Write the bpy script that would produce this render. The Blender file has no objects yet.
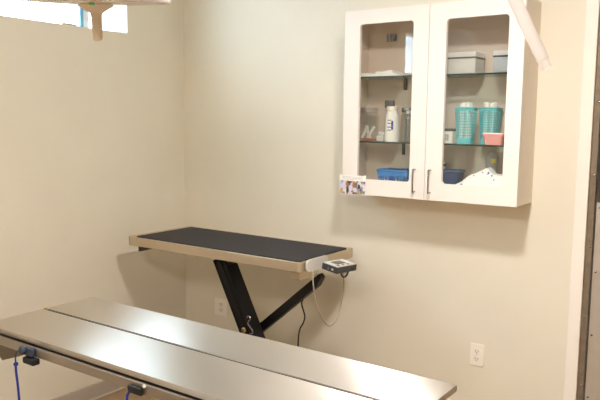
import bpy, bmesh, math, random
from mathutils import Vector, Matrix
random.seed(7)
S = bpy.context.scene
COL = S.collection
PI = math.pi
FZ = -0.05          # floor level
CZ = 2.72           # ceiling level

# ------------------------------------------------------------------ materials
def s2l(c):
    return tuple(((v / 255) / 12.92 if v <= 10 else (((v / 255) + .055) / 1.055) ** 2.4) for v in c)

def mat(name, rgb, rough=.5, metal=0.0, noise=0.0, nscale=20, bump=0.0, bscale=200, aniso=0.0, emit=None, estr=0, spec=.5, alpha=1, sheen=0, coat=0):
    m = bpy.data.materials.new(name); m.use_nodes = True
    nt = m.node_tree; b = nt.nodes['Principled BSDF']
    c = s2l(rgb)
    b.inputs['Base Color'].default_value = (*c, 1)
    b.inputs['Roughness'].default_value = rough
    b.inputs['Metallic'].default_value = metal
    b.inputs['Specular IOR Level'].default_value = spec
    b.inputs['Coat Weight'].default_value = coat
    if aniso:
        b.inputs['Anisotropic'].default_value = aniso; b.inputs['Anisotropic Rotation'].default_value = .292
        t = nt.nodes.new('ShaderNodeTangent'); t.direction_type = 'UV_MAP'; t.uv_map = 'UVMap'
        nt.links.new(t.outputs[0], b.inputs['Tangent'])
    tc = nt.nodes.new('ShaderNodeTexCoord')
    if noise:
        n = nt.nodes.new('ShaderNodeTexNoise'); n.inputs['Scale'].default_value = nscale; n.inputs['Detail'].default_value = 4
        nt.links.new(tc.outputs['Object'], n.inputs['Vector'])
        r = nt.nodes.new('ShaderNodeValToRGB')
        r.color_ramp.elements[0].position = .3; r.color_ramp.elements[1].position = .7
        r.color_ramp.elements[0].color = (*[v * (1 - noise) for v in c], 1)
        r.color_ramp.elements[1].color = (*[min(1, v * (1 + noise)) for v in c], 1)
        nt.links.new(n.outputs[0], r.inputs[0]); nt.links.new(r.outputs[0], b.inputs['Base Color'])
    if bump:
        n2 = nt.nodes.new('ShaderNodeTexNoise'); n2.inputs['Scale'].default_value = bscale; n2.inputs['Detail'].default_value = 3
        nt.links.new(tc.outputs['Object'], n2.inputs['Vector'])
        bp = nt.nodes.new('ShaderNodeBump'); bp.inputs['Strength'].default_value = bump; bp.inputs['Distance'].default_value = .002
        nt.links.new(n2.outputs[0], bp.inputs['Height']); nt.links.new(bp.outputs[0], b.inputs['Normal'])
    if emit:
        b.inputs['Emission Color'].default_value = (*s2l(emit), 1); b.inputs['Emission Strength'].default_value = estr
    return m

def glass(name, tint=(1, 1, 1), ior=1.5, rough=0.0, milk=0.0, milkc=(.9, .9, .9)):
    """thin glass: clear transmission + Fresnel gloss (+ some diffuse for milky plastics)"""
    m = bpy.data.materials.new(name); m.use_nodes = True
    nt = m.node_tree; nt.nodes.clear()
    o = nt.nodes.new('ShaderNodeOutputMaterial')
    t = nt.nodes.new('ShaderNodeBsdfTransparent'); t.inputs[0].default_value = (*tint, 1)
    g = nt.nodes.new('ShaderNodeBsdfGlossy'); g.inputs['Roughness'].default_value = rough
    f = nt.nodes.new('ShaderNodeFresnel'); f.inputs[0].default_value = ior
    mx = nt.nodes.new('ShaderNodeMixShader')
    base = t
    if milk:
        d = nt.nodes.new('ShaderNodeBsdfDiffuse'); d.inputs[0].default_value = (*milkc, 1)
        tr = nt.nodes.new('ShaderNodeBsdfTranslucent'); tr.inputs[0].default_value = (*milkc, 1)
        md = nt.nodes.new('ShaderNodeMixShader'); md.inputs[0].default_value = .4
        nt.links.new(d.outputs[0], md.inputs[1]); nt.links.new(tr.outputs[0], md.inputs[2])
        mm = nt.nodes.new('ShaderNodeMixShader'); mm.inputs[0].default_value = milk
        nt.links.new(t.outputs[0], mm.inputs[1]); nt.links.new(md.outputs[0], mm.inputs[2])
        base = mm
    ge = nt.nodes.new('ShaderNodeNewGeometry'); mr = nt.nodes.new('ShaderNodeMapRange')   # same gloss on both faces of the sheet
    mr.inputs['To Min'].default_value = ior; mr.inputs['To Max'].default_value = 1 / ior
    nt.links.new(ge.outputs['Backfacing'], mr.inputs['Value']); nt.links.new(mr.outputs[0], f.inputs[0])
    nt.links.new(f.outputs[0], mx.inputs[0]); nt.links.new(base.outputs[0], mx.inputs[1]); nt.links.new(g.outputs[0], mx.inputs[2])
    nt.links.new(mx.outputs[0], o.inputs[0])
    return m

WALLC = (229, 222, 205)
M = {
    'wall': mat('wall_paint', WALLC, .55, noise=.02, nscale=3, bump=.12, bscale=260),
    'wall_far': mat('wall_far_paint', (196, 185, 166), .6, noise=.02, nscale=3),  # unseen walls, toned darker to cut the bounce light
    'ceiling': mat('ceiling_paint', (240, 236, 228), .7, bump=.1),
    'floor': mat('floor_vinyl', (168, 140, 106), .35, noise=.08, nscale=12),
    'base': mat('baseboard_taupe', (186, 174, 162), .5, noise=.03),
    'shoe': mat('shoe_pale', (214, 203, 186), .4),
    'trimw': mat('trim_white', (243, 235, 226), .4),
    'winw': mat('window_white', (226, 236, 246), .4),
    'winb': mat('window_mullion', (120, 170, 205), .4),
    'cab': mat('cabinet_white', (237, 230, 222), .38, noise=.008, nscale=5),
    'cabside': mat('cabinet_edge', (236, 226, 212), .5, noise=.02),
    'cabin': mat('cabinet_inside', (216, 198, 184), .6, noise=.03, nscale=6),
    'pane': glass('pane_glass', (.97, .98, .97), 1.55),
    'winglass': glass('window_glass', (.98, .99, 1), 1.45),
    'shelf': glass('shelf_glass', (.80, .90, .87), 1.5),
    'shelfedge': mat('shelf_edge', (44, 66, 62), .2),
    'jar': glass('jar_glass', (.93, .95, .93), 1.35, 0, .10, (.85, .87, .85)),
    'chrome': mat('chrome', (170, 170, 172), .25, 1),
    'steel': mat('brushed_steel', (216, 211, 205), .39, 1, aniso=.96, bump=.0),
    'steel2': mat('satin_steel', (204, 190, 168), .5, .9),
    'steeld': mat('dark_steel', (120, 110, 98), .45, .9),
    'railgrey': mat('rail_steel', (168, 160, 150), .4, .9),
    'black': mat('black_paint', (15, 15, 17), .45, 0, spec=.3),
    'blackp': mat('black_plastic', (20, 20, 22), .5),
    'gap': mat('gap_dark', (58, 51, 45), .7),  # shade of the table groove and gaps put into the colour
    'rubber': mat('rubber_mat', (60, 57, 58), .85, noise=.42, nscale=170, bump=.9, bscale=350, spec=.25),
    'greyp': mat('grey_plastic', (56, 56, 58), .45),
    'lightp': mat('light_plastic', (206, 204, 198), .4),
    'screen': mat('lcd_screen', (112, 108, 100), .2),
    'whitep': mat('white_plastic', (240, 234, 222), .35),
    'platew': mat('outlet_plate', (244, 238, 226), .3),
    'slot': mat('outlet_slot', (60, 54, 48), .6),
    'brass': mat('brass', (196, 160, 96), .35, .9),
    'cordblk': mat('cord_black', (26, 25, 25), .55),
    'cordpale': mat('cord_pale', (172, 161, 140), .5),
    'cordblue': mat('cord_blue', (22, 50, 150), .55),
    'clampb': mat('clamp_bluegrey', (66, 76, 92), .4, .3),
    'lampshell': mat('lamp_shell', (206, 192, 174), .4),
    'lamprim': mat('lamp_rim', (196, 184, 186), .35),
    'lampin': mat('lamp_lens', (196, 184, 168), .25, coat=.5),
    'lamph': mat('lamp_handle', (222, 206, 184), .45),
    'green': mat('green_glint', (70, 190, 60), .3),
    'hose': glass('hose_plastic', (.98, .97, .97), 1.15, .15, .6, (.97, .95, .94)),
    'teal': mat('teal_plastic', (112, 204, 212), .4),
    'tealin': mat('teal_inside', (190, 214, 212), .6),
    'pink': mat('pink_plastic', (240, 168, 162), .4),
    'blue': mat('blue_plastic', (58, 136, 206), .4),
    'navy': mat('navy_plastic', (58, 84, 124), .45),
    'paper': mat('white_paper', (246, 242, 236), .7, bump=.3, bscale=60),
    'papergrey': mat('grey_print', (150, 146, 146), .7),
    'ink': mat('blue_ink', (70, 84, 190), .7),
    'clear': glass('milky_box', (.95, .97, .98), 1.3, .1, .88, (.96, .94, .92)),
    'bluebox': glass('bluish_box', (.88, .94, 1), 1.3, .1, .62, (.78, .84, .90)),
    'clearb': glass('hazy_bottle', (.93, .95, .96), 1.3, .1, .5, (.86, .88, .88)),
    'lidline': mat('lid_seal', (84, 84, 86), .5),
    'lidgrey': mat('lid_grey', (176, 170, 164), .3, .6),
    'liddark': mat('lid_dark', (120, 122, 124), .35, .5),
    'red': mat('red_mark', (190, 92, 80), .5),
    'yellow': mat('yellow_mark', (222, 206, 92), .5),
    'brown': mat('brown_box', (128, 108, 92), .6),
    'bronze': mat('bronze_strip', (128, 114, 96), .5, .3, noise=.15, nscale=40),
    'doordark': mat('door_dark', (70, 60, 50), .35, noise=.2, nscale=8),
    'kick': mat('kick_plate', (186, 176, 164), .45, .35, noise=.03),
    'diff': mat('light_diffuser', (255, 244, 226), .5, emit=(255, 251, 247), estr=205.0),
    'diff_fill': mat('fill_diffuser', (255, 244, 226), .5, emit=(255, 250, 244), estr=26.0),
    'tape': mat('clear_tape', (252, 248, 240), .3),
}

# patterned cloth: white with small blue-violet motifs
def cloth_mat():
    m = mat('patterned_cloth', (250, 247, 244), .8)
    nt = m.node_tree; b = nt.nodes['Principled BSDF']
    tc = nt.nodes.new('ShaderNodeTexCoord')
    v = nt.nodes.new('ShaderNodeTexVoronoi'); v.inputs['Scale'].default_value = 46
    n = nt.nodes.new('ShaderNodeTexNoise'); n.inputs['Scale'].default_value = 70
    a = nt.nodes.new('ShaderNodeMath'); a.operation = 'MULTIPLY_ADD'; a.inputs[1].default_value = .9; 
    r = nt.nodes.new('ShaderNodeValToRGB'); r.color_ramp.interpolation = 'LINEAR'
    r.color_ramp.elements[0].position = .57; r.color_ramp.elements[0].color = (*s2l((78, 88, 196)), 1)
    r.color_ramp.elements[1].position = .64; r.color_ramp.elements[1].color = (*s2l((250, 247, 244)), 1)
    nt.links.new(tc.outputs['Object'], v.inputs['Vector']); nt.links.new(tc.outputs['Object'], n.inputs['Vector'])
    nt.links.new(n.outputs[0], a.inputs[0]); nt.links.new(v.outputs['Distance'], a.inputs[2])
    nt.links.new(a.outputs[0], r.inputs[0]); nt.links.new(r.outputs[0], b.inputs['Base Color'])
    return m
M['cloth'] = cloth_mat()

# the photograph printed on the card: a loose mosaic of pale, lavender and dark blotches
def print_mat():
    m = mat('printed_picture', (210, 205, 214), .35)
    nt = m.node_tree; b = nt.nodes['Principled BSDF']
    tc = nt.nodes.new('ShaderNodeTexCoord')
    v = nt.nodes.new('ShaderNodeTexVoronoi'); v.inputs['Scale'].default_value = 75
    r = nt.nodes.new('ShaderNodeValToRGB'); r.color_ramp.interpolation = 'CONSTANT'
    sep = nt.nodes.new('ShaderNodeSeparateColor')
    cols = [(208, 204, 220), (150, 146, 172), (226, 222, 226), (122, 112, 120), (196, 190, 206), (170, 140, 120), (214, 214, 208), (96, 90, 100), (180, 176, 196)]
    e = r.color_ramp.elements
    e[0].position = 0; e[0].color = (*s2l(cols[0]), 1); e[1].position = 1 / 9; e[1].color = (*s2l(cols[1]), 1)
    for i in range(2, 9):
        x = e.new(i / 9); x.color = (*s2l(cols[i]), 1)
    nt.links.new(tc.outputs['Object'], v.inputs['Vector']); nt.links.new(v.outputs['Color'], sep.inputs[0])
    nt.links.new(sep.outputs[0], r.inputs[0]); nt.links.new(r.outputs[0], b.inputs['Base Color'])
    return m
M['print'] = print_mat()

# ------------------------------------------------------------------ mesh helpers
class MB:
    def __init__(self):
        self.bm = bmesh.new(); self.uv = self.bm.loops.layers.uv.new('UVMap')
    def face(self, vs, mi=0):
        try:
            f = self.bm.faces.new(vs); f.material_index = mi; return f
        except ValueError:
            return None
    def box(self, x0, x1, y0, y1, z0, z1, bev=0, mi=0, seg=2, mtx=None):
        r = bmesh.ops.create_cube(self.bm, size=1)
        vs = r['verts']
        for v in vs:
            v.co = Vector(((x0 + x1) / 2 + v.co.x * (x1 - x0), (y0 + y1) / 2 + v.co.y * (y1 - y0), (z0 + z1) / 2 + v.co.z * (z1 - z0)))
        fs = {f for v in vs for f in v.link_faces}
        for f in fs: f.material_index = mi
        if bev:
            es = list({e for v in vs for e in v.link_edges})
            g = bmesh.ops.bevel(self.bm, geom=es, offset=bev, segments=seg, profile=.5, affect='EDGES')
            vs = list({v for f in g['faces'] for v in f.verts} | {v for v in vs if v.is_valid})
            for f in g['faces']: f.material_index = mi
        if mtx is not None:
            bmesh.ops.transform(self.bm, matrix=mtx, verts=[v for v in vs if v.is_valid])
        return self
    def loft(self, rings, closed=True, cap0=True, cap1=True, mi=0):
        R = [[self.bm.verts.new(p) for p in ring] for ring in rings]
        n = len(R[0])
        for a, b in zip(R, R[1:]):
            for i in range(n if closed else n - 1):
                j = (i + 1) % n
                self.face([a[i], a[j], b[j], b[i]], mi)
        if cap0: self.face(list(reversed(R[0])), mi)
        if cap1: self.face(R[-1], mi)
        return self
    def tube(self, pts, r, n=10, mi=0, caps=True, sub=6, flat=1.0):
        P = [Vector(p) for p in pts]
        if sub > 1 and len(P) > 2:
            Q = []
            for i in range(len(P) - 1):
                p0 = P[max(i - 1, 0)]; p1 = P[i]; p2 = P[i + 1]; p3 = P[min(i + 2, len(P) - 1)]
                for k in range(sub):
                    t = k / sub
                    Q.append(.5 * ((2 * p1) + (-p0 + p2) * t + (2 * p0 - 5 * p1 + 4 * p2 - p3) * t * t + (-p0 + 3 * p1 - 3 * p2 + p3) * t ** 3))
            Q.append(P[-1]); P = Q
        rings = []; up = None
        for i, p in enumerate(P):
            d = (P[min(i + 1, len(P) - 1)] - P[max(i - 1, 0)]).normalized()
            if up is None:
                up = Vector((0, 1, 0)) if abs(d.y) < .9 else Vector((1, 0, 0))
            a = d.cross(up).normalized(); up = a.cross(d).normalized()
            rr = r(i / (len(P) - 1)) if callable(r) else r
            rings.append([p + (a * math.cos(2 * PI * k / n) + up * flat * math.sin(2 * PI * k / n)) * rr for k in range(n)])
        return self.loft(rings, True, caps, caps, mi)
    def lathe(self, prof, c=(0, 0, 0), n=32, mi=0, caps=(True, True), mtx=None):
        c = Vector(c); rings = []
        for r, z in prof:
            ring = [Vector((r * math.cos(2 * PI * k / n), r * math.sin(2 * PI * k / n), z)) for k in range(n)]
            if mtx is not None: ring = [mtx @ p for p in ring]
            rings.append([c + p for p in ring])
        return self.loft(rings, True, caps[0], caps[1], mi)
    def cyl(self, a, b, r, n=20, mi=0):
        return self.tube([a, b], r, n, mi, True, 1)
    def prism(self, poly, d, mi=0):
        d = Vector(d)
        return self.loft([[Vector(p) for p in poly], [Vector(p) + d for p in poly]], True, True, True, mi)
    def build(self, name, m, parent=None, smooth=False, loc=None, recalc=True):
        if recalc: bmesh.ops.recalc_face_normals(self.bm, faces=self.bm.faces)
        for f in self.bm.faces:
            for l in f.loops:
                co = l.vert.co; l[self.uv].uv = (co.x, co.y + .37 * co.z)
        me = bpy.data.meshes.new(name); self.bm.to_mesh(me); self.bm.free()
        for x in (m if isinstance(m, list) else [m]): me.materials.append(M[x])
        if smooth:
            for p in me.polygons: p.use_smooth = True
            me.set_sharp_from_angle(angle=math.radians(40))
        o = bpy.data.objects.new(name, me); COL.objects.link(o)
        if parent:
            o.parent = parent
            o.matrix_parent_inverse = Matrix.Translation(parent.location).inverted() if parent.type == 'EMPTY' else Matrix()
        return o

def tag(o, label, cat, group=None):
    o['label'] = label; o['category'] = cat
    if group: o['group'] = group
    return o
def thing(name, loc, label, cat, group=None):
    o = bpy.data.objects.new(name, None); o.empty_display_size = .05; o.location = loc
    COL.objects.link(o); return tag(o, label, cat, group)
def struct(o, label, cat):
    o['kind'] = 'structure'; return tag(o, label, cat)
def rect(x0, x1, z0, z1): return [(x0, z0), (x1, z0), (x1, z1), (x0, z1)]
def rrect(x0, x1, z0, z1, r, n=6):
    P = []
    for cx, cz, a0 in ((x0 + r, z0 + r, PI), (x1 - r, z0 + r, 1.5 * PI), (x1 - r, z1 - r, 0), (x0 + r, z1 - r, .5 * PI)):
        for k in range(n + 1):
            a = a0 + .5 * PI * k / n; P.append((cx + r * math.cos(a), cz + r * math.sin(a)))
    return P
def holed(mb, outer, inner_r, y0, y1, n=6, mi=0):
    """a board with a round-cornered opening, in the xz plane between y0 and y1"""
    x0, x1, z0, z1 = outer; ip = rrect(*inner_r, n=n)
    oc = [(x0, z0), (x1, z0), (x1, z1), (x0, z1)]
    V = {}
    for s, y in ((0, y0), (1, y1)):
        V[s] = ([mb.bm.verts.new((x, y, z)) for x, z in oc], [mb.bm.verts.new((x, y, z)) for x, z in ip])
        O, I = V[s]; m = n + 1
        for c in range(4):
            for k in range(n): mb.face([O[c], I[c * m + k], I[c * m + k + 1]], mi)
            d = (c + 1) % 4
            mb.face([O[c], O[d], I[d * m], I[c * m + n]], mi)
    for c in range(4): mb.face([V[0][0][c], V[0][0][(c + 1) % 4], V[1][0][(c + 1) % 4], V[1][0][c]], mi)
    L = len(ip)
    for k in range(L): mb.face([V[0][1][k], V[0][1][(k + 1) % L], V[1][1][(k + 1) % L], V[1][1][k]], mi)
    return mb

# ------------------------------------------------------------------ the room
RX, RY, T = 4.30, -5.30, .15
struct(MB().box(-T, RX + T, RY - T, T, FZ - .1, FZ).build('floor', 'floor'), 'tan vinyl floor of the exam room', 'floor')
struct(MB().box(-T, RX + T, RY - T, T, CZ, CZ + .1).build('ceiling', 'ceiling'), 'off white ceiling over the whole exam room', 'ceiling')
# left wall with two high window openings
W1 = (-2.30, -.472, 2.112, 2.52); W2 = (-4.45, -3.575, 2.112, 2.52)
mb = MB()
ys = [RY, W2[0], W2[1], W1[0], W1[1], 0]
mb.box(-T, 0, RY, 0, FZ, 2.112); mb.box(-T, 0, RY, 0, 2.52, CZ)
mb.box(-T, 0, ys[0], ys[1], 2.112, 2.52); mb.box(-T, 0, ys[2], ys[3], 2.112, 2.52); mb.box(-T, 0, ys[4], ys[5], 2.112, 2.52)
struct(mb.build('wall_left', 'wall'), 'cream painted left wall below the high window', 'wall')
mb = MB(); DX0, DX1, DZ1 = 2.5365, 3.46, 2.28
mb.box(-T, DX0, 0, T, FZ, CZ); mb.box(DX1, RX + T, 0, T, FZ, CZ); mb.box(DX0, DX1, 0, T, DZ1, CZ)
struct(mb.build('wall_back', 'wall'), 'cream painted wall behind the wall cabinet', 'wall')
struct(MB().box(RX, RX + T, RY, 0, FZ, CZ).build('wall_right', 'wall_far'), 'cream wall on the right, outside the photo', 'wall')
struct(MB().box(-T, RX + T, RY - T, RY, FZ, CZ).build('wall_front', 'wall_far'), 'cream wall behind the camera', 'wall')

def window(name, W, mull, label):
    y0, y1, z0, z1 = W
    e = thing(name, (-.07, (y0 + y1) / 2, z0), label, 'window'); e['kind'] = 'structure'
    mb = MB(); f = .007
    for a in (((-.085, -.055), (y0, y1), (z0, z0 + f)), ((-.085, -.055), (y0, y1), (z1 - f, z1)), ((-.085, -.055), (y0, y0 + f), (z0 + f, z1 - f)), ((-.085, -.055), (y1 - f, y1), (z0 + f, z1 - f))):
        mb.box(*a[0], *a[1], *a[2], bev=.002)
    mb.build('window_frame', 'winw', e)
    b = [y0 + f] + [v for m in mull for v in (m - .011, m + .050)] + [y1 - f]
    for m in mull:
        MB().box(-.09, -.05, m - .011, m + .011, z0 + f, z1 - f, bev=.003).build('mullion', 'winb', e)
        MB().box(-.086, -.054, m + .0112, m + .050, z0 + f, z1 - f, bev=.002).build('sash_stile', 'winw', e)
    for i in range(0, len(b), 2):
        MB().box(-.073, -.069, b[i], b[i + 1], z0 + f, z1 - f).build('window_pane', 'winglass', e)
    if mull:
        MB().box(-.066, -.055, mull[-1] - .125, mull[-1] - .035, z0 + f, z0 + f + .011, bev=.002).build('window_latch', 'lidgrey', e)
    return e
window('window_1', W1, [-1.55, -.755], 'high window above the surgical table, mostly overexposed white')
window('window_2', W2, [], 'high window farther back along the left wall')

# baseboards
struct(MB().box(0, .014, RY, 0, FZ + .012, .046, bev=.003).box(0, .020, RY, 0, FZ, FZ + .012, bev=.003, mi=1).build('baseboard_left', ['base', 'shoe']), 'taupe baseboard along the foot of the left wall', 'baseboard')
struct(MB().box(.021, 2.474, -.014, 0, FZ + .012, .046, bev=.003).box(.021, 2.474, -.020, 0, FZ, FZ + .012, bev=.003, mi=1).build('baseboard_back', ['base', 'shoe']), 'taupe baseboard along the wall under the outlets', 'baseboard')

# door casing, door with hinge strip and metal kick plate
mb = MB()
mb.box(2.480, 2.536, -.018, 0, FZ, DZ1 + .055, bev=.004)
mb.box(DX1, DX1 + .055, -.018, 0, FZ, DZ1 + .055, bev=.004)
mb.box(2.536, DX1, -.018, 0, DZ1, DZ1 + .055, bev=.004)
struct(mb.build('trim_1', 'trimw'), 'white door casing at the right edge of the wall', 'trim')
d = thing('door_1', (DX0, .03, FZ), 'dark door with riveted hinge strip and grey metal kick plate', 'door'); d['kind'] = 'structure'
MB().box(2.567, DX1 - .004, .0, .045, FZ + .008, DZ1 - .004, bev=.002).build('door_leaf', 'doordark', d)
MB().box(DX0 + .001, 2.5655, -.012, .03, FZ + .002, DZ1 - .002, bev=.003).build('hinge_strip', 'bronze', d)
MB().box(2.572, DX1 - .02, -.004, -.0002, FZ + .03, 1.258, bev=.0012).build('kick_plate', 'kick', d)
def rivet(x, y, z, name='rivet'):
    mt = Matrix.Rotation(PI / 2, 4, 'X')
    MB().lathe([(.0055, 0), (.0052, .0015), (.0035, .003), (.001, .0036)], (x, y, z), 12, mtx=mt).build(name, 'chrome', d, True)
for k in range(8): rivet(2.557, -.012, .08 + .325 * k)
for k in range(5): rivet(2.585, -.004, .055 + .2955 * k, 'screw')

# ceiling troffers out of the frame; the long rear one is added as fill
def troffer(x, y, w, l, label, dm='diff'):
    e = thing('ceiling_light', (x, y, CZ), label, 'ceiling light')
    mb = MB(); h = .03
    mb.box(x - w / 2, x + w / 2, y - l / 2, y - l / 2 + h, CZ - .05, CZ - .001); mb.box(x - w / 2, x + w / 2, y + l / 2 - h, y + l / 2, CZ - .05, CZ - .001)
    mb.box(x - w / 2, x - w / 2 + h, y - l / 2 + h, y + l / 2 - h, CZ - .05, CZ - .001); mb.box(x + w / 2 - h, x + w / 2, y - l / 2 + h, y + l / 2 - h, CZ - .05, CZ - .001)
    mb.build('light_frame', 'trimw', e)
    MB().box(x - w / 2 + h, x + w / 2 - h, y - l / 2 + h, y + l / 2 - h, CZ - .04, CZ - .03).build('diffuser', dm, e)
troffer(2.42, -1.45, .29, .29, 'square ceiling light above the right end of the surgical table')
troffer(2.55, -3.9, 1.22, .62, 'long fill light added on the ceiling behind the camera', 'diff_fill')

# ------------------------------------------------------------------ wall cabinet
CX0, CX1, ZB, ZT, CD = 1.364, 2.282, 1.235, 2.161, .224
cab = thing('wall_cabinet', (1.823, 0, ZB), 'white two-door wall cabinet with glass panes and chrome handles', 'cabinet')
mb = MB(); y0 = -.204; t = .018
mb.box(CX0, CX0 + t, y0, -.0005, ZB, ZT, bev=.001); mb.box(CX1 - t, CX1, y0, -.0005, ZB, ZT, bev=.001)
mb.box(CX0 + t, CX1 - t, y0, -.0005, ZB, ZB + t, bev=.001); mb.box(CX0 + t, CX1 - t, y0, -.0005, ZT - t, ZT, bev=.001)
mb.build('carcass', 'cabside', cab)
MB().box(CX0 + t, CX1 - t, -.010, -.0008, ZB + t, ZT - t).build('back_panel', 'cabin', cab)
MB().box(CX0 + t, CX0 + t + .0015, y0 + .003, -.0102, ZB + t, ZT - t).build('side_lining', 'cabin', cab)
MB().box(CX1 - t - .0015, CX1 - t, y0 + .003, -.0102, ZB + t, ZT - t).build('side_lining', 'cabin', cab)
for x0, x1, g in ((CX0, 1.8285, (1.452, 1.748, 1.314, 2.092)), (1.8315, CX1, (1.917, 2.212, 1.316, 2.086))):
    dr = holed(MB(), (x0, x1, ZB - .002, ZT), (g[0], g[1], g[2], g[3], .018), -CD, -CD + .018).build('door', 'cab', cab)
    MB().box(g[0] - .008, g[1] + .008, -CD + .0181, -CD + .0199, g[2] - .008, g[3] + .008).build('glass_pane', 'pane', dr)
    hx = 1.7795 if x0 < 1.5 else 1.8615
    MB().tube([(hx, -CD, 1.378), (hx, -CD - .020, 1.378), (hx, -CD - .026, 1.372), (hx, -CD - .026, 1.276), (hx, -CD - .020, 1.270), (hx, -CD, 1.270)], .0042, 10, sub=3).build('pull_handle', 'chrome', dr, True)
for z in (1.835, 1.507):
    sh = MB().box(CX0 + t + .002, CX1 - t - .002, -.190, -.011, z - .008, z).build('glass_shelf', 'shelf', cab)
    MB().box(CX0 + t + .002, CX1 - t - .002, -.1925, -.190, z - .008, z).build('shelf_edge', 'shelfedge', sh)
for x, z in ((1.523, 2.042), (1.523, 1.700)):
    MB().box(x - .026, x - .004, -.030, -.0101, z - .020, z + .020, bev=.004).box(x + .002, x + .026, -.034, -.0101, z - .017, z + .020, bev=.004).build('hinge', 'liddark', cab)  # paired grey blocks on the back panel; no door hangs on them
MB().box(1.600, 1.617, -.020, -.0101, 1.436, 1.494, bev=.002).build('shelf_bracket', 'greyp', cab)
MB().box(1.600, 1.617, -.020, -.0101, 1.772, 1.828, bev=.002).build('shelf_bracket', 'greyp', cab)

# ---- photo card taped to the lower left corner of the cabinet
card = thing('photo_card', (1.428, -.2255, 1.232), 'small photo card taped on the lower left corner of the wall cabinet', 'photo card')
def cbox(x0, x1, z0, z1, o=.0002, t=.0002):
    return MB().box(x0, x1, -.2256 - o - t, -.2256 - o, z0, z1)
MB().box(1.350, 1.504, -.2256, -.2246, 1.231, 1.329).build('card_sheet', 'paper', card)
cbox(1.352, 1.503, 1.232, 1.301).build('printed_picture', 'print', card)
mb = MB()
for (x, z, w, h, mi) in ((1.398, 1.283, .012, .013, 0), (1.438, 1.279, .011, .014, 0), (1.437, 1.292, .010, .008, 1), (1.360, 1.243, .012, .009, 1), (1.396, 1.253, .005, .024, 2), (1.466, 1.273, .007, .012, 2), (1.408, 1.292, .010, .006, 2), (1.455, 1.244, .006, .005, 1), (1.416, 1.262, .010, .018, 3), (1.378, 1.275, .014, .016, 3), (1.444, 1.255, .012, .012, 3), (1.484, 1.245, .014, .008, 4)):
    n = 14; mb.prism([(x + w * math.cos(2 * PI * k / n), -.2261, z + h * math.sin(2 * PI * k / n)) for k in range(n)], (0, -.00015, 0), mi)
M['skin'] = mat('skin_print', (178, 124, 92), .4); M['gold'] = mat('gold_print', (214, 168, 72), .4); M['dkprint'] = mat('dark_print', (62, 60, 70), .4); M['lav'] = mat('lavender_print', (214, 212, 230), .4); M['grn'] = mat('green_print', (128, 138, 112), .4)
mb.build('printed_figures', ['skin', 'gold', 'dkprint', 'lav', 'grn'], card)
mb = MB()
for i in range(3):
    x = 1.368
    while x < 1.484:
        w = random.uniform(.004, .011); mb.box(x, min(x + w, 1.488), -.2260, -.2257, 1.3205 - i * .0065, 1.3225 - i * .0065); x += w + .003
mb.build('printed_lines', 'papergrey', card)
for x in (1.349, 1.495):
    MB().box(x, x + .011, -.2264, -.2261, 1.309, 1.333).build('tape', 'tape', card)

# ---- contents of the cabinet
SH1, SH2, FL = 1.8352, 1.5072, ZB + t + .0002
# folded white cloth on the top shelf
def folded(name, x0, x1, y0, y1, z, layers, lab, cat):
    mb = MB()
    for k, (dx0, dx1, h) in enumerate(layers):
        n = 14; lower = []; upper = []
        for i in range(n + 1):
            u = i / n; x = x0 + dx0 + (x1 - dx1 - x0 - dx0) * u
            hh = h * (.75 + .25 * math.sin(u * 7 + k)) * min(1, 6 * u + .3, 6 * (1 - u) + .3)
            lower.append((x, z)); upper.append((x, z + hh))
        ring = lower + upper[::-1]
        mb.loft([[Vector((x, y0 + .008 * k, zz)) for x, zz in ring], [Vector((x, y1 - .004 * k, zz)) for x, zz in ring]])
        z += h * .72
    return tag(mb.build(name, 'paper', None), lab, cat)
folded('folded_cloth', 1.405, 1.655, -.17, -.03, SH1, [(0, 0, .012), (.0, .03, .012), (.10, .05, .014)], 'white folded cloth lying on the upper glass shelf behind the left door', 'cloth')

def jar(x, y, z, r, h, lid, lab, lidm):
    e = thing('glass_jar', (x, y, z), lab, 'jar', 'clear jars on the lower glass shelf')
    MB().lathe([(r * .9, 0), (r, .006), (r, h - .02), (r * .86, h - .008), (r * .86, h)], (x, y, z), 28, caps=(True, False)).build('jar_body', 'jar', e, True)
    MB().lathe([(r * .9, h), (r * .95, h + .001), (r * .95, h + lid), (r * .88, h + lid + .003)], (x, y, z), 28).build('lid', lidm, e, True)
    return e
jar(1.448, -.105, SH2, .050, .148, .022, 'wide clear jar with grey lid at the left end of the lower glass shelf', 'lidgrey')
jar(1.650, -.062, SH2, .034, .150, .020, 'clear jar with dark grey lid standing just right of the white bottle', 'liddark')
jar(1.712, -.130, SH2, .036, .140, .016, 'clear jar partly hidden by the right stile of the left door', 'lidgrey')
for i, (x, a) in enumerate(((1.425, 25), (1.444, -20), (1.462, 35))):
    mt = Matrix.Translation((x, -.105, SH2 + .046)) @ Matrix.Rotation(math.radians(a), 4, 'Y')
    o = MB().box(-.007, .007, -.004, .004, -.036, .036, bev=.002, mtx=mt).build('paper_packet', 'paper')
    tag(o, 'white paper packet standing inside the wide clear jar with grey lid', 'packet', 'packets in the wide jar')
o = MB().lathe([(.040, 0), (.043, .004), (.043, .010), (.040, .012)], (1.448, -.105, SH2 + .0012), 20).build('red_pad', 'red', None, True)
tag(o, 'flat dull red pad at the bottom of the wide clear jar', 'pad')
o = MB().box(1.512, 1.552, -.14, -.06, SH2, SH2 + .03, bev=.006).box(1.516, 1.552, -.13, -.07, SH2 + .03, SH2 + .05, bev=.006).build('gauze_pack', 'clear')
tag(o, 'translucent gauze pack between the wide jar and the white bottle', 'pack')
b = thing('white_bottle', (1.590, -.115, SH2), 'tall white labelled bottle between the jars on the lower glass shelf', 'bottle')
mb = MB()
prof = [(.036, 0), (.038, .01), (.033, .13), (.026, .150), (.026, .158)]
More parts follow.
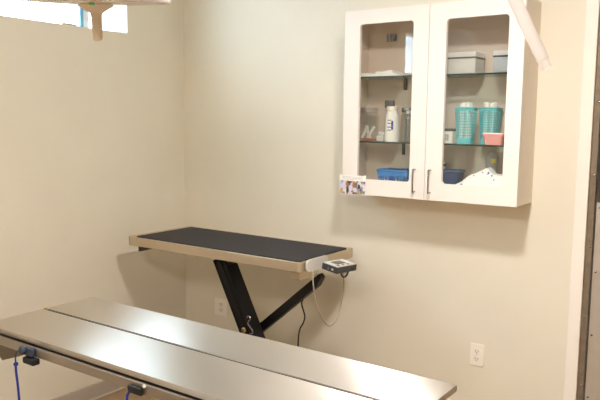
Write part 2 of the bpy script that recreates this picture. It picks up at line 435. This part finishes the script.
mb.lathe(prof, (1.590, -.115, SH2), 24).build('bottle_body', 'paper', b, True)
MB().lathe([(.027, .158), (.029, .16), (.029, .176), (.026, .179)], (1.590, -.115, SH2), 24).build('cap', 'cabside', b, True)
mb = MB()
for zz in (.055, .07, .09, .105):
    mb.box(1.582, 1.602, -.1535 + zz * .03, -.1505 + zz * .03, SH2 + zz, SH2 + zz + .006)
mb.build('label_print', 'papergrey', b)
MB().box(1.6035, 1.611, -.1515, -.1435, SH2 + .06, SH2 + .105).build('blue_label', 'ink', b)
o = MB().box(1.660, 1.668, -.112, -.104, SH2, SH2 + .12, bev=.002).build('thermometer', 'navy'); tag(o, 'thin dark blue stick standing beside the dark-lidded jar', 'stick')

# baskets
def basket(name, x0, x1, y0, y1, z, h, taper, m, lab, cat, cols, rows, hole, rimr=.004, group=None, solid_top=1, solid_bot=1):
    """tapered round-cornered basket whose walls are pierced by a grid of holes"""
    e = thing(name, ((x0 + x1) / 2, (y0 + y1) / 2, z), lab, cat, group)
    cx, cy = (x0 + x1) / 2, (y0 + y1) / 2
    def ring(u, zz, off=0):
        s = taper + (1 - taper) * u
        hw, hd = (x1 - x0) / 2 * s + off, (y1 - y0) / 2 * s + off
        P = rrect(-hw, hw, -hd, hd, min(hw, hd) * .35, 4)
        # resample to cols points
        P2 = P + [P[0]]; L = [0]
        for a, b2 in zip(P2, P2[1:]): L.append(L[-1] + math.hypot(b2[0] - a[0], b2[1] - a[1]))
        out = []; j = 0
        for k in range(cols):
            t2 = L[-1] * k / cols
            while L[j + 1] < t2: j += 1
            q = (t2 - L[j]) / (L[j + 1] - L[j])
            out.append(Vector((cx + P2[j][0] + (P2[j + 1][0] - P2[j][0]) * q, cy + P2[j][1] + (P2[j + 1][1] - P2[j][1]) * q, zz)))
        return out
    mb = MB(); R = []
    N = rows + solid_top + solid_bot
    for i in range(N + 1):
        R.append([mb.bm.verts.new(p) for p in ring(i / N, z + .001 + (h - .001) * i / N)])
    for i in range(N):
        for k in range(cols):
            q = [R[i][k], R[i][(k + 1) % cols], R[i + 1][(k + 1) % cols], R[i + 1][k]]
            if hole > 0 and solid_bot <= i < N - solid_top:      # a square hole in each cell of the lattice
                c = sum((v.co for v in q), Vector()) / 4
                p = [mb.bm.verts.new(c + (v.co - c) * hole) for v in q]
                for a in range(4): mb.face([q[a], q[(a + 1) % 4], p[(a + 1) % 4], p[a]])
            else: mb.face(q)
    mb.face(R[0][::-1])
    o = mb.build('basket_body', m, e, recalc=True)
    md = o.modifiers.new('solid', 'SOLIDIFY'); md.thickness = .0018; md.offset = 0
    rp = ring(1, z + h, .001)
    mb = MB(); mb.tube(rp + [rp[0]], rimr, 8, sub=1).build('rim', m, e, True)
    return e
GT = 'teal baskets on the lower glass shelf'
basket('teal_basket', 1.952, 2.048, -.187, -.121, SH2, .170, .70, 'teal', 'left teal lattice basket on the lower glass shelf, holding white rolls', 'basket', 26, 10, .78, .0035, GT, 1, 2)
basket('teal_basket', 2.042, 2.134, -.117, -.028, SH2, .170, .72, 'teal', 'right teal basket behind the pink tub, holding white rolls', 'basket', 30, 12, .66, .0035, GT, 1, 2)
def roll(x, y, z, r, h, lab, g):
    o = MB().lathe([(r * .3, h - .006), (r * .35, h), (r * .9, h), (r, h - .006), (r, .004), (r * .95, 0)], (x, y, z), 20).build('gauze_roll', 'paper', None, True)
    tag(o, lab, 'roll', g)
for x, y, h in ((1.985, -.1655, .188), (2.015, -.1655, .192), (1.985, -.1425, .193), (2.015, -.1425, .190)):
    roll(x, y, SH2 + .0025, .0108, h, 'white gauze roll standing in the left teal basket', 'rolls in the left teal basket')
for x, y, h in ((2.0735, -.086, .194), (2.1025, -.086, .189), (2.0735, -.058, .192), (2.1025, -.058, .194)):
    roll(x, y, SH2 + .0025, .0132, h, 'white gauze roll standing in the right teal basket', 'rolls in the right teal basket')
# pink tub
p = thing('pink_tub', (2.143, -.154, SH2), 'pink plastic tub with a white lid in front of the right teal basket', 'tub')
def tub(mb, x0, x1, y0, y1, z, h, tp):
    cx, cy = (x0 + x1) / 2, (y0 + y1) / 2; rings = []
    for zz, s in ((0, tp), (h * .8, 1 - (1 - tp) * .2), (h * .8, 1.04), (h, 1.06)):
        rings.append([Vector((cx + a, cy + b2, z + zz)) for a, b2 in rrect(-(x1 - x0) / 2 * s, (x1 - x0) / 2 * s, -(y1 - y0) / 2 * s, (y1 - y0) / 2 * s, .012, 4)])
    return mb.loft(rings)
tub(MB(), 2.094, 2.192, -.184, -.124, SH2, .050, .82).build('tub_body', 'pink', p, True)
MB().prism([(2.143 + a, -.154 + b2, SH2 + .0502) for a, b2 in rrect(-.050, .050, -.031, .031, .012, 4)], (0, 0, .005)).build('lid', 'paper', p)
# small white box with dark strip
wb = thing('small_box', (1.91, -.13, SH2), 'small white box with dark print left of the teal baskets', 'box')
MB().box(1.882, 1.938, -.160, -.115, SH2, SH2 + .058, bev=.003).build('box_body', 'paper', wb)
mb = MB()
for x in (1.893, 1.903, 1.913): mb.box(x, x + .005, -.1606, -.1601, SH2 + .014, SH2 + .044)
mb.build('printed_mark', 'papergrey', wb)
MB().box(1.882, 1.938, -.160, -.115, SH2 + .0583, SH2 + .072, bev=.003).build('lid', 'liddark', wb)
# storage boxes on the top shelf
def sbox(x0, x1, y0, y1, h, m, lab):
    e = thing('storage_box', ((x0 + x1) / 2, (y0 + y1) / 2, SH1), lab, 'storage box', 'storage boxes on the upper glass shelf')
    MB().box(x0, x1, y0, y1, SH1, SH1 + h, bev=.006).build('box_body', m, e)
    MB().box(x0 - .003, x1 + .003, y0 - .003, y1 + .003, SH1 + h + .0002, SH1 + h + .006, bev=.001).build('lid_seal', 'lidline', e)
    MB().box(x0 - .002, x1 + .002, y0 - .002, y1 + .002, SH1 + h + .0063, SH1 + h + .030, bev=.004).build('lid', 'clear', e)
sbox(1.905, 2.040, -.165, -.045, .072, 'clear', 'milky storage box with lid on the left of the right door upper shelf')
sbox(2.125, 2.240, -.165, -.045, .072, 'bluebox', 'bluish storage box with lid at the right end of the upper glass shelf')
o = MB().box(1.930, 2.010, -.150, -.060, SH1 + .007, SH1 + .055, bev=.01).build('gauze_pad_stack', 'paper'); tag(o, 'white padding showing through the milky storage box', 'padding')
# blue basket with odds and ends at the bottom left
basket('blue_basket', 1.532, 1.716, -.175, -.065, FL, .108, .82, 'blue', 'bright blue plastic basket on the cabinet bottom behind the left door', 'basket', 32, 5, .66, .005, None, 2, 1)
for i, (x, y, w, dd, h, m, lab, cat) in enumerate((
        (1.580, -.145, .014, .010, .085, 'paper', 'white packet at the left inside the blue basket', 'packet'),
        (1.612, -.140, .012, .012, .092, 'brown', 'brown small box inside the blue basket', 'box'),
        (1.640, -.142, .012, .010, .080, 'paper', 'white packet in the middle of the blue basket', 'packet'),
        (1.668, -.138, .011, .012, .088, 'yellow', 'yellowish small box at the right inside the blue basket', 'box'),
        (1.625, -.105, .055, .012, .118, 'navy', 'long dark navy case lying across the back of the blue basket', 'case'))):
    o = MB().box(x - w, x + w, y - dd, y + dd, FL + .0025, FL + h, bev=.003).build('small_' + cat, m); tag(o, lab, cat)
# right bottom: navy basket, white carton, patterned cloth, clear bottle, brown box
basket('navy_basket', 1.862, 1.960, -.132, -.040, FL, .118, .80, 'navy', 'dark navy basket on the cabinet bottom behind the right door', 'basket', 36, 5, 0, .007, None, 1, 1)
c = thing('small_carton', (1.83, -.05, FL), 'white carton with blue stripe standing behind the navy basket', 'carton')
MB().box(1.805, 1.850, -.072, -.020, FL, FL + .158, bev=.002).build('carton_body', 'paper', c)
MB().box(1.8048, 1.8502, -.0724, -.0198, FL + .135, FL + .147).build('stripe', 'ink', c)
def heap():
    mb = MB(); nx, ny = 34, 16; X0, X1, Y0, Y1 = 1.925, 2.256, -.196, -.085
    prof = [(0, .028), (.12, .055), (.30, .095), (.48, .125), (.60, .150), (.68, .118), (.78, .112), (.90, .105), (1, .06)]
    V = []
    for j in range(ny + 1):
        row = []
        for i in range(nx + 1):
            u, v = i / nx, j / ny
            for (a, ha), (b2, hb) in zip(prof, prof[1:]):
                if a <= u <= b2: hh = ha + (hb - ha) * (u - a) / (b2 - a)
            edge = min(1, v * 5 + .45, (1 - v) * 4 + .2)
            hh = hh * edge + .006 * math.sin(u * 19 + v * 7) * math.sin(v * 9 + u * 3)
            xx = X0 + (X1 - X0) * u
            row.append(Vector((xx + (.05 * (1 - u) * 0), Y0 + (Y1 - Y0) * v * min(1, .48 + max(0, u - .12) * 4), FL + max(.004, hh))))
        V.append(row)
    top = [[mb.bm.verts.new(p) for p in r] for r in V]
    bot = [[mb.bm.verts.new((p.x, p.y, FL)) for p in r] for r in V]
    for j in range(ny):
        for i in range(nx):
            mb.face([top[j][i], top[j][i + 1], top[j + 1][i + 1], top[j + 1][i]]); mb.face([bot[j][i], bot[j + 1][i], bot[j + 1][i + 1], bot[j][i + 1]])
    for j in range(ny):
        mb.face([top[j][0], top[j + 1][0], bot[j + 1][0], bot[j][0]]); mb.face([top[j][nx], bot[j][nx], bot[j + 1][nx], top[j + 1][nx]])
    for i in range(nx):
        mb.face([top[0][i], bot[0][i], bot[0][i + 1], top[0][i + 1]]); mb.face([top[ny][i], top[ny][i + 1], bot[ny][i + 1], bot[ny][i]])
    return mb
o = heap().build('patterned_cloth', 'cloth', None, True)
tag(o, 'crumpled white cloth with small blue-violet motifs at the cabinet bottom', 'cloth')
b = thing('clear_bottle', (2.13, -.05, FL), 'clear round bottle with yellow mark rising behind the patterned cloth', 'bottle')
MB().lathe([(.024, 0), (.027, .01), (.028, .15), (.030, .165), (.030, .195), (.022, .213), (.012, .218)], (2.096, -.046, FL), 24).build('bottle_body', 'clearb', b, True)
MB().box(2.104, 2.126, -.080, -.0765, FL + .165, FL + .185, bev=.001).build('yellow_mark', 'yellow', b)
o = MB().box(2.170, 2.205, -.075, -.02, FL, FL + .205, bev=.002).build('brown_box', 'brown'); tag(o, 'narrow brown box standing right of the clear bottle', 'box')

# ------------------------------------------------------------------ lift table with rubber mat by the back wall
MX0, MX1, MYF, MYB, MZ = .180, 1.400, -.652, -.148, .934
tb = thing('lift_table', (.80, -.40, FZ), 'steel-topped lift table with black scissor legs in front of the back wall', 'table')
mb = MB()
def ring_prism(mb, outer, z0, z1):
    return mb.loft([[Vector((x, y, z0)) for x, y in outer], [Vector((x, y, z1)) for x, y in outer]])
R0 = rrect(MX0, MX1, MYF, MYB, .022, 5)
ins = lambda d: rrect(MX0 + d, MX1 - d, MYF + d, MYB - d, max(.022 - d, .004), 5)
mb.loft([[Vector((x, y, z)) for x, y in P] for P, z in ((ins(.020), MZ - .050), (ins(.002), MZ - .050), (R0, MZ - .046), (R0, MZ - .002), (ins(.002), MZ), (ins(.010), MZ), (ins(.012), MZ - .003), (ins(.02), MZ - .003))])
mb.build('tabletop', 'steel2', tb)
MB().box(.30, 1.28, -.56, -.25, MZ - .075, MZ - .0503).build('under_frame', 'steeld', tb)
MB().prism([(.215, -.600, MZ - .0503), (.215, -.600, MZ - .092), (.225, -.600, MZ - .092), (.345, -.600, MZ - .0503)], (0, .42, 0)).build('support_bracket', 'gap', tb)
# scissor arms: boxed channels with a raised rib
def arm(mb, a, b2, w, y0, y1, tip=0):
    a = Vector(a); b2 = Vector(b2); d = (b2 - a).normalized(); n = Vector((-d.z, 0, d.x)) * w / 2
    def P(p, y): return Vector((p.x, y, p.z))
    poly = [a + n, a - n, b2 - n, b2 + n] if not tip else [a + n, a - n, b2 - d * tip - n, b2 - n * .1, b2 + n]
    mb.prism([P(q, y0) for q in poly], (0, y1 - y0, 0))
    return d, n
A0, A1 = (.800, 0, .870), (1.242, 0, .020)
mb = MB(); d_, n_ = arm(mb, A0, A1, .084, -.560, -.480)
for s in (-.85, .1, .85):
    o1 = n_ * s
    q = [Vector(A0) + o1 + n_ * .1, Vector(A0) + o1 - n_ * .1, Vector(A1) + o1 - n_ * .1, Vector(A1) + o1 + n_ * .1]
    mb.prism([Vector((v.x, -.566, v.z)) for v in q], (0, .0062, 0))
mb.build('scissor_arm', 'black', tb)
mb = MB(); arm(mb, (.56, 0, .110), (1.392, 0, .826), .044, -.458, -.418, .05); mb.build('scissor_arm', 'black', tb)
MB().box(1.310, 1.372, -.610, -.4585, .838, MZ - .0505, bev=.003).build('arm_bracket', 'steel2', tb)
MB().box(.54, .60, -.51, -.38, FZ + .0505, .150, bev=.004).build('arm_foot', 'black', tb)
MB().box(.775, .875, -.56, -.40, MZ - .092, MZ - .0755, bev=.002).build('hinge_bracket', 'black', tb)
MB().cyl((.985, -.580, .508), (.985, -.40, .508), .009, 16).build('pivot_rod', 'steeld', tb, True)
MB().lathe([(.014, 0), (.014, .006), (.010, .010), (.003, .011)], (.985, -.5665, .508), 16, mtx=Matrix.Rotation(PI / 2, 4, 'X')).build('pivot_bolt', 'brass', tb, True)
MB().tube([(1.008, -.570, .578), (1.020, -.572, .590), (1.032, -.572, .578), (1.022, -.572, .562), (1.016, -.572, .548), (1.030, -.572, .532), (1.046, -.572, .518), (1.045, -.572, .500), (1.028, -.571, .496)], .0032, 8, sub=4).build('wire_hook', 'chrome', tb, True)
mb = MB()
mb.box(.35, 1.33, -.575, -.515, FZ, FZ + .05, bev=.004); mb.box(.35, 1.33, -.325, -.25, FZ, FZ + .05, bev=.004); mb.box(.35, .41, -.515, -.325, FZ, FZ + .05, bev=.004); mb.box(.53, .61, -.515, -.325, FZ, FZ + .05, bev=.004); mb.box(1.27, 1.33, -.515, -.325, FZ, FZ + .05, bev=.004)
mb.build('base_frame', 'black', tb)
o = ring_prism(MB(), rrect(.245, 1.383, -.640, -.195, .006, 3), MZ - .0028, MZ + .006).build('rubber_mat', 'rubber')
tag(o, 'black ribbed rubber mat lying on the steel lift table', 'mat')

# scale display clipped to the right end of the lift table
sd = thing('scale_display', (1.48, -.445, .877), 'grey digital scale display mounted at the right end of the lift table', 'display')
mt = Matrix.Translation((1.490, -.440, .896)) @ Matrix.Rotation(math.radians(7), 4, 'Y') @ Matrix.Rotation(math.radians(-9), 4, 'Z')
MB().box(-.050, .050, -.074, .074, -.018, .014, bev=.003, mtx=mt).build('housing', 'greyp', sd)
MB().box(-.047, .047, -.071, .071, .0142, .0172, bev=.001, mtx=mt).build('top_plate', 'lightp', sd)
MB().box(-.030, .018, -.040, .030, .0174, .0184, mtx=mt).build('screen', 'screen', sd)
for k in range(3):
    MB().box(.026, .038, -.055 + .036 * k, -.042 + .036 * k, .0174, .0190, bev=.0005, mtx=mt).build('button', 'greyp', sd)
MB().lathe([(.007, 0), (.007, .003), (.004, .004)], (0, 0, 0), 14, mtx=mt @ Matrix.Translation((-.005, -.074, -.004)) @ Matrix.Rotation(PI / 2, 4, 'X')).build('front_socket', 'chrome', sd, True)
MB().box(.014, .026, -.0765, -.0742, -.006, .002, mtx=mt).build('side_port', 'lightp', sd)
MB().cyl(mt @ Vector((.050, .04, -.005)), mt @ Vector((.0535, .04, -.005)), .007, 14).build('side_plug', 'blackp', sd, True)
# white paddle-shaped bracket between table end and housing
P = rrect(-.022, .170, .0, .060, .026, 6)
mb = MB(); mb.prism([(1.4005 + .006, -.592 + u * 1.0, .882 + v) for u, v in P], (.007, 0, 0)); mb.box(1.4004, 1.4066, -.56, -.45, .889, .93)
mb.build('mounting_plate', 'lightp', sd)
MB().tube([mt @ Vector((.030, -.02, -.018)), mt @ Vector((.030, -.008, -.040)), mt @ Vector((.030, .012, -.050)), mt @ Vector((.030, .030, -.040)), mt @ Vector((.030, .038, -.018))], .0045, 8, sub=4).build('hook_bracket', 'blackp', sd, True)

# cords under the display
o = MB().tube([(1.318, -.447, .760), (1.306, -.44, .744), (1.280, -.43, .720), (1.262, -.42, .692), (1.252, -.42, .660), (1.272, -.42, .600), (1.262, -.42, .560), (1.240, -.42, .517), (1.232, -.42, .43), (1.225, -.40, .2), (1.21, -.30, FZ + .004)], .0042, 8, sub=4).tube([(1.326, -.448, .766), (1.306, -.442, .745)], .010, 10, sub=1).build('power_cord', 'cordblk', tb, True)
o = MB().tube([(1.4135, -.560, .8812), (1.425, -.575, .835), (1.43, -.570, .780), (1.43, -.553, .714), (1.43, -.489, .623), (1.43, -.423, .577), (1.43, -.357, .600), (1.43, -.311, .688), (1.43, -.297, .770), (1.44, -.330, .850), (1.452, -.385, .8825)], .0034, 8, sub=5).build('signal_cable', 'cordpale', sd, True)

# ------------------------------------------------------------------ outlets
def outlet(x, z, lab, sx=.0715, sz=.115):
    e = thing('wall_outlet', (x, -.0005, z), lab, 'outlet', 'duplex outlets on the back wall')
    y = -.0005
    MB().box(x - sx / 2, x + sx / 2, y - .006, y, z - sz / 2, z + sz / 2, bev=.0025).build('cover_plate', 'platew', e)
    for s in (1, -1):
        zc = z + s * .0195
        P = []
        for k in range(28):
            a = 2 * PI * k / 28; P.append((x + max(-.0168, min(.0168, .0185 * math.cos(a))), y - .006, zc + max(-.0140, min(.0140, .0170 * math.sin(a)))))
        sk = MB().prism(P, (0, -.002, 0)).build('socket', 'whitep', e)
        mb = MB(); yy = y - .0085
        mb.box(x - .0085, x - .0060, yy, yy + .001, zc - .003, zc + .007); mb.box(x + .0060, x + .0085, yy, yy + .001, zc - .002, zc + .006)
        mb.cyl((x, yy, zc - .0075), (x, yy + .001, zc - .0075), .0028, 10)
        mb.build('slots', 'slot', sk)
    MB().lathe([(.003, 0), (.0028, .0012), (.001, .0016)], (x, y - .006, z), 10, mtx=Matrix.Rotation(PI / 2, 4, 'X')).build('screw', 'lidgrey', e, True)
outlet(2.048, .440, 'white duplex outlet on the wall below the cabinet, right of the tables')
outlet(.324, .398, 'white duplex outlet on the wall behind the lift table legs', .112, .115)

# ------------------------------------------------------------------ surgical table in the foreground
SX0, SX1, YB, YG0, YG1, YF, SZ = .662, 2.455, -1.278, -1.527, -1.541, -1.809, .781
st = thing('surgical_table', (1.55, -1.54, FZ), 'long brushed steel surgical table with a split top in the foreground', 'table')
def panel(y0, y1):
    mb = MB(); mb.box(SX0, SX1, y0, y1, SZ - .021, SZ, bev=.0016, seg=2)
    return mb.build('top_panel', 'steel', st, True)
panel(YF, YG1); panel(YG0, YB)
MB().box(SX0 + .012, SX1 - .012, YG1 - .03, YG0 + .03, SZ - .045, SZ - .0205).build('drain_channel', 'gap', st)
MB().box(SX0 + .004, SX1 - .003, YG1 + .0004, YG0 - .0004, SZ - .020, SZ - .004).build('seam_shade', 'gap', st)  # dark strip filling the groove in place of its shade
MB().box(SX0 + .004, SX0 + .016, YG1 + .001, YG0 - .001, SZ - .0039, SZ + .004, bev=.001).build('hinge_pin', 'brass', st)
mb = MB()
mb.box(.70, 2.42, -1.790, -1.765, SZ - .050, SZ - .0203); mb.box(.70, 2.42, -1.325, -1.300, SZ - .050, SZ - .0203)
mb.box(.70, .725, -1.765, -1.325, SZ - .050, SZ - .0203); mb.box(2.395, 2.42, -1.765, -1.325, SZ - .050, SZ - .0203)
mb.build('under_frame', 'gap', st)
rl = MB().box(.650, 2.40, -1.822, -1.812, .720, .754, bev=.0015).build('accessory_rail', 'railgrey', st)
MB().box(.650, 2.40, -1.298, -1.288, .718, .749, bev=.0015).build('accessory_rail', 'railgrey', st)
for x in (.85, 1.55, 2.25):
    MB().cyl((x, -1.812, .7335), (x, -1.790, .7335), .006, 12).build('rail_spacer', 'steeld', st, True)
    MB().box(x - .012, x + .012, -1.7898, -1.7655, .7245, .7307).build('rail_tab', 'gap', st)
# the dark brown-grey bracket under the left end
MB().prism([(.606, -1.720, .712), (.614, -1.720, .606), (.632, -1.720, .594), (.745, -1.720, .634), (.800, -1.720, .668), (.800, -1.720, .712)], (0, .42, 0)).build('end_bracket', 'steeld', st)
MB().box(.70, .80, -1.70, -1.32, .7122, .7307).build('bracket_spacer', 'gap', st)
MB().box(1.10, 1.90, -1.70, -1.38, .66, .7305, bev=.006).build('lift_head', 'steeld', st)
MB().box(1.42, 1.62, -1.62, -1.46, .30, .66, bev=.008).build('column_sleeve', 'steel2', st)
MB().box(1.39, 1.65, -1.65, -1.43, FZ + .06, .30, bev=.008).build('column', 'steel2', st)
MB().box(1.05, 2.0, -1.75, -1.33, FZ + .02, FZ + .06, bev=.01).build('base_plate', 'steeld', st)
for sx in (1.09, 1.96):
    for sy in (-1.71, -1.37):
        MB().lathe([(.022, 0), (.026, .004), (.020, .0205)], (sx, sy, FZ), 16).build('foot', 'blackp', st, True)

# rail clamps and blue tie cords
def clamp(x, lab, wheel=True):
    e = thing('rail_clamp', (x, -1.83, .73), lab, 'clamp', 'clamps on the front rail')
    if wheel:
        MB().box(x - .026, x + .020, -1.842, -1.8222, .722, .757, bev=.006).build('clamp_body', 'clampb', e)
        MB().lathe([(.013, 0), (.016, .003), (.016, .012), (.012, .016)], (x - .024, -1.8422, .746), 18, mtx=Matrix.Rotation(PI / 2, 4, 'X')).build('tension_wheel', 'clampb', e, True)
        MB().box(x - .022, x + .046, -1.853, -1.821, .697, .7218, bev=.006).build('knob', 'blackp', e)
    else:
        MB().box(x - .040, x + .026, -1.836, -1.8222, .716, .742, bev=.005).build('knob', 'blackp', e)
        MB().lathe([(.006, 0), (.007, .002), (.006, .005), (.003, .006)], (x + .030, -1.8222, .749), 14, mtx=Matrix.Rotation(PI / 2, 4, 'X')).build('screw', 'whitep', e, True)
    return e
clamp(1.006, 'dark clamp with a round wheel at the left end of the surgical table rail')
clamp(1.585, 'flat black clamp on the front rail at the bottom edge of the photo', False)
def tie(x, lab, dz, top=True):
    mb = MB()
    if top: mb.tube([(x + .022, -1.8615, .742), (x + .010, -1.862, .744), (x - .002, -1.862, .728), (x - .006, -1.862, .708), (x - .004, -1.862, .694)], .003, 8, sub=4, mi=1)
    else:
        mb.tube([(x + .008, -1.817, .7185), (x + .007, -1.824, .708), (x + .006, -1.831, .690), (x + .006, -1.832, .60), (x + .008, -1.832, .40), (x + .004, -1.832, dz)], .0046, 8, sub=4)
        return tag(mb.build('tie_cord', ['cordblue', 'clampb'], None, True), lab, 'cord', 'blue cords hanging from the front rail')
    mb.tube([(x - .005, -1.862, .694), (x - .004, -1.862, .66), (x + .005, -1.862, .60), (x + .010, -1.862, .53), (x + .012, -1.862, .40), (x + .010, -1.862, dz)], .0046, 8, sub=4)
    mb.lathe([(.001, -.009), (.008, -.005), (.009, 0), (.008, .005), (.001, .009)], (x - .004, -1.862, .690), 12)
    return tag(mb.build('tie_cord', ['cordblue', 'clampb'], None, True), lab, 'cord', 'blue cords hanging from the front rail')
tie(.962, 'blue cord hanging from the left rail clamp', .22)
tie(1.532, 'short visible blue cord hanging beside the clamp at the bottom edge', .20, False)

# ------------------------------------------------------------------ surgical lamp
LC = Vector((1.412, -1.822, 1.977))
mtl = Matrix.Rotation(math.radians(7.0), 4, Vector((.815, .579, 0)))
lp = thing('surgical_lamp', LC, 'round ceiling surgical lamp with grip handle, cut by the top edge', 'lamp')
R = .235
mb = MB(); mb.lathe([(R - .012, .001), (R, .010), (R - .004, .030), (R * .86, .075), (R * .6, .110), (R * .25, .130), (.03, .135)], LC, 56, mtx=mtl); mb.build('lamp_dome', 'lampshell', lp, True)
mb = MB(); mb.lathe([(R - .012, .0008), (R - .012, -.002), (R - .001, -.002), (R + .003, .004), (R + .001, .010), (R - .001, .0102)], LC, 56, mtx=mtl, caps=(False, False)); mb.build('rim', 'lamprim', lp, True)
MB().lathe([(R - .0125, -.0015), (R * .55, -.008), (.062, -.010), (.05, -.010)], LC, 56, mtx=mtl).build('lens', 'lampin', lp, True)
hd = MB().lathe([(.056, -.0102), (.053, -.016), (.036, -.026), (.023, -.034), (.0185, -.040), (.0172, -.060), (.0162, -.111), (.0145, -.119), (.008, -.122)], LC, 28, mtx=mtl).build('grip_handle', 'lamph', lp, True)
v = mtl @ Vector((0, 0, 0))
MB().lathe([(.010, 0), (.010, -.003), (.004, -.005)], LC + mtl @ Vector((.058, -.062, -.0095)), 14, mtx=mtl).build('lens_glint', 'green', lp, True)  # green reflection on the lamp glass, modelled as a small coloured disc
top = LC + mtl @ Vector((0, 0, .134))
mb = MB(); mb.tube([top, top + Vector((0, 0, .06)), top + Vector((-.05, .0, .12)), top + Vector((-.30, .0, .16)), top + Vector((-.36, .0, .24)), Vector((top.x - .36, top.y, CZ - .03))], .022, 14, sub=6); mb.build('arm', 'lampshell', lp, True)
MB().lathe([(.085, 0), (.085, .02), (.06, .0295)], (top.x - .36, top.y, CZ - .0297), 24).build('ceiling_flange', 'lampshell', lp, True)

# ------------------------------------------------------------------ translucent hose hanging in front of the cabinet
mb = MB()
HY = -1.90
hp = [(2.350, HY, CZ - .002), (2.470, HY, 2.46), (2.600, HY, 2.21), (2.700, HY, 2.02), (2.790, HY, 1.848), (2.825, HY, 1.779), (2.851, HY, 1.728)]
mb.tube(hp, lambda t2: .0150 - .0028 * t2 + .0004 * math.sin(t2 * 70), 16, sub=10, caps=False, flat=.6)
hz = thing('plastic_hose', hp[0], 'translucent white plastic hose hanging slanted before the cabinet top right', 'hose')
o = mb.build('hose_tube', 'hose', hz, True); md = o.modifiers.new('solid', 'SOLIDIFY'); md.thickness = .001
MB().lathe([(.03, -.03), (.04, -.02), (.04, 0)], (2.350, HY, CZ - .0005), 24).build('ceiling_cuff', 'whitep', hz, True)
MB().tube([(2.845, HY, 1.740), (2.860, HY, 1.712)], .0098, 14, sub=1, flat=.6, caps=False).build('end_sleeve', 'hose', hz, True)

# ------------------------------------------------------------------ sky, camera, colour
w = bpy.data.worlds.new('sky'); S.world = w; w.use_nodes = True
bg = w.node_tree.nodes['Background']; bg.inputs[0].default_value = (.70, .87, 1, 1); bg.inputs[1].default_value = 11.0

cam = bpy.data.cameras.new('camera'); co = bpy.data.objects.new('camera', cam); COL.objects.link(co)
f, yaw, pitch, roll_ = 688.496, .6134, .114, .0121
fw = Vector((-math.sin(yaw) * math.cos(pitch), math.cos(yaw) * math.cos(pitch), -math.sin(pitch)))
r = Vector((math.cos(yaw), math.sin(yaw), 0)); u = r.cross(fw)
r2 = r * math.cos(roll_) + u * math.sin(roll_); u2 = u * math.cos(roll_) - r * math.sin(roll_)
co.matrix_world = Matrix(((r2.x, u2.x, -fw.x, 3.2517), (r2.y, u2.y, -fw.y, -3.2877), (r2.z, u2.z, -fw.z, 1.6052), (0, 0, 0, 1)))
cam.sensor_width = 36; cam.sensor_fit = 'HORIZONTAL'; cam.lens = f * 36 / 600; cam.clip_start = .05
S.camera = co
S.view_settings.view_transform = 'Standard'; S.view_settings.look = 'None'; S.view_settings.gamma = 1
S.view_settings.use_curve_mapping = False
S.view_settings.exposure = 0.40
S.cycles.use_denoising = True
S.cycles.max_bounces = 10; S.cycles.transparent_max_bounces = 24; S.cycles.diffuse_bounces = 6
S.cycles.sample_clamp_indirect = 6
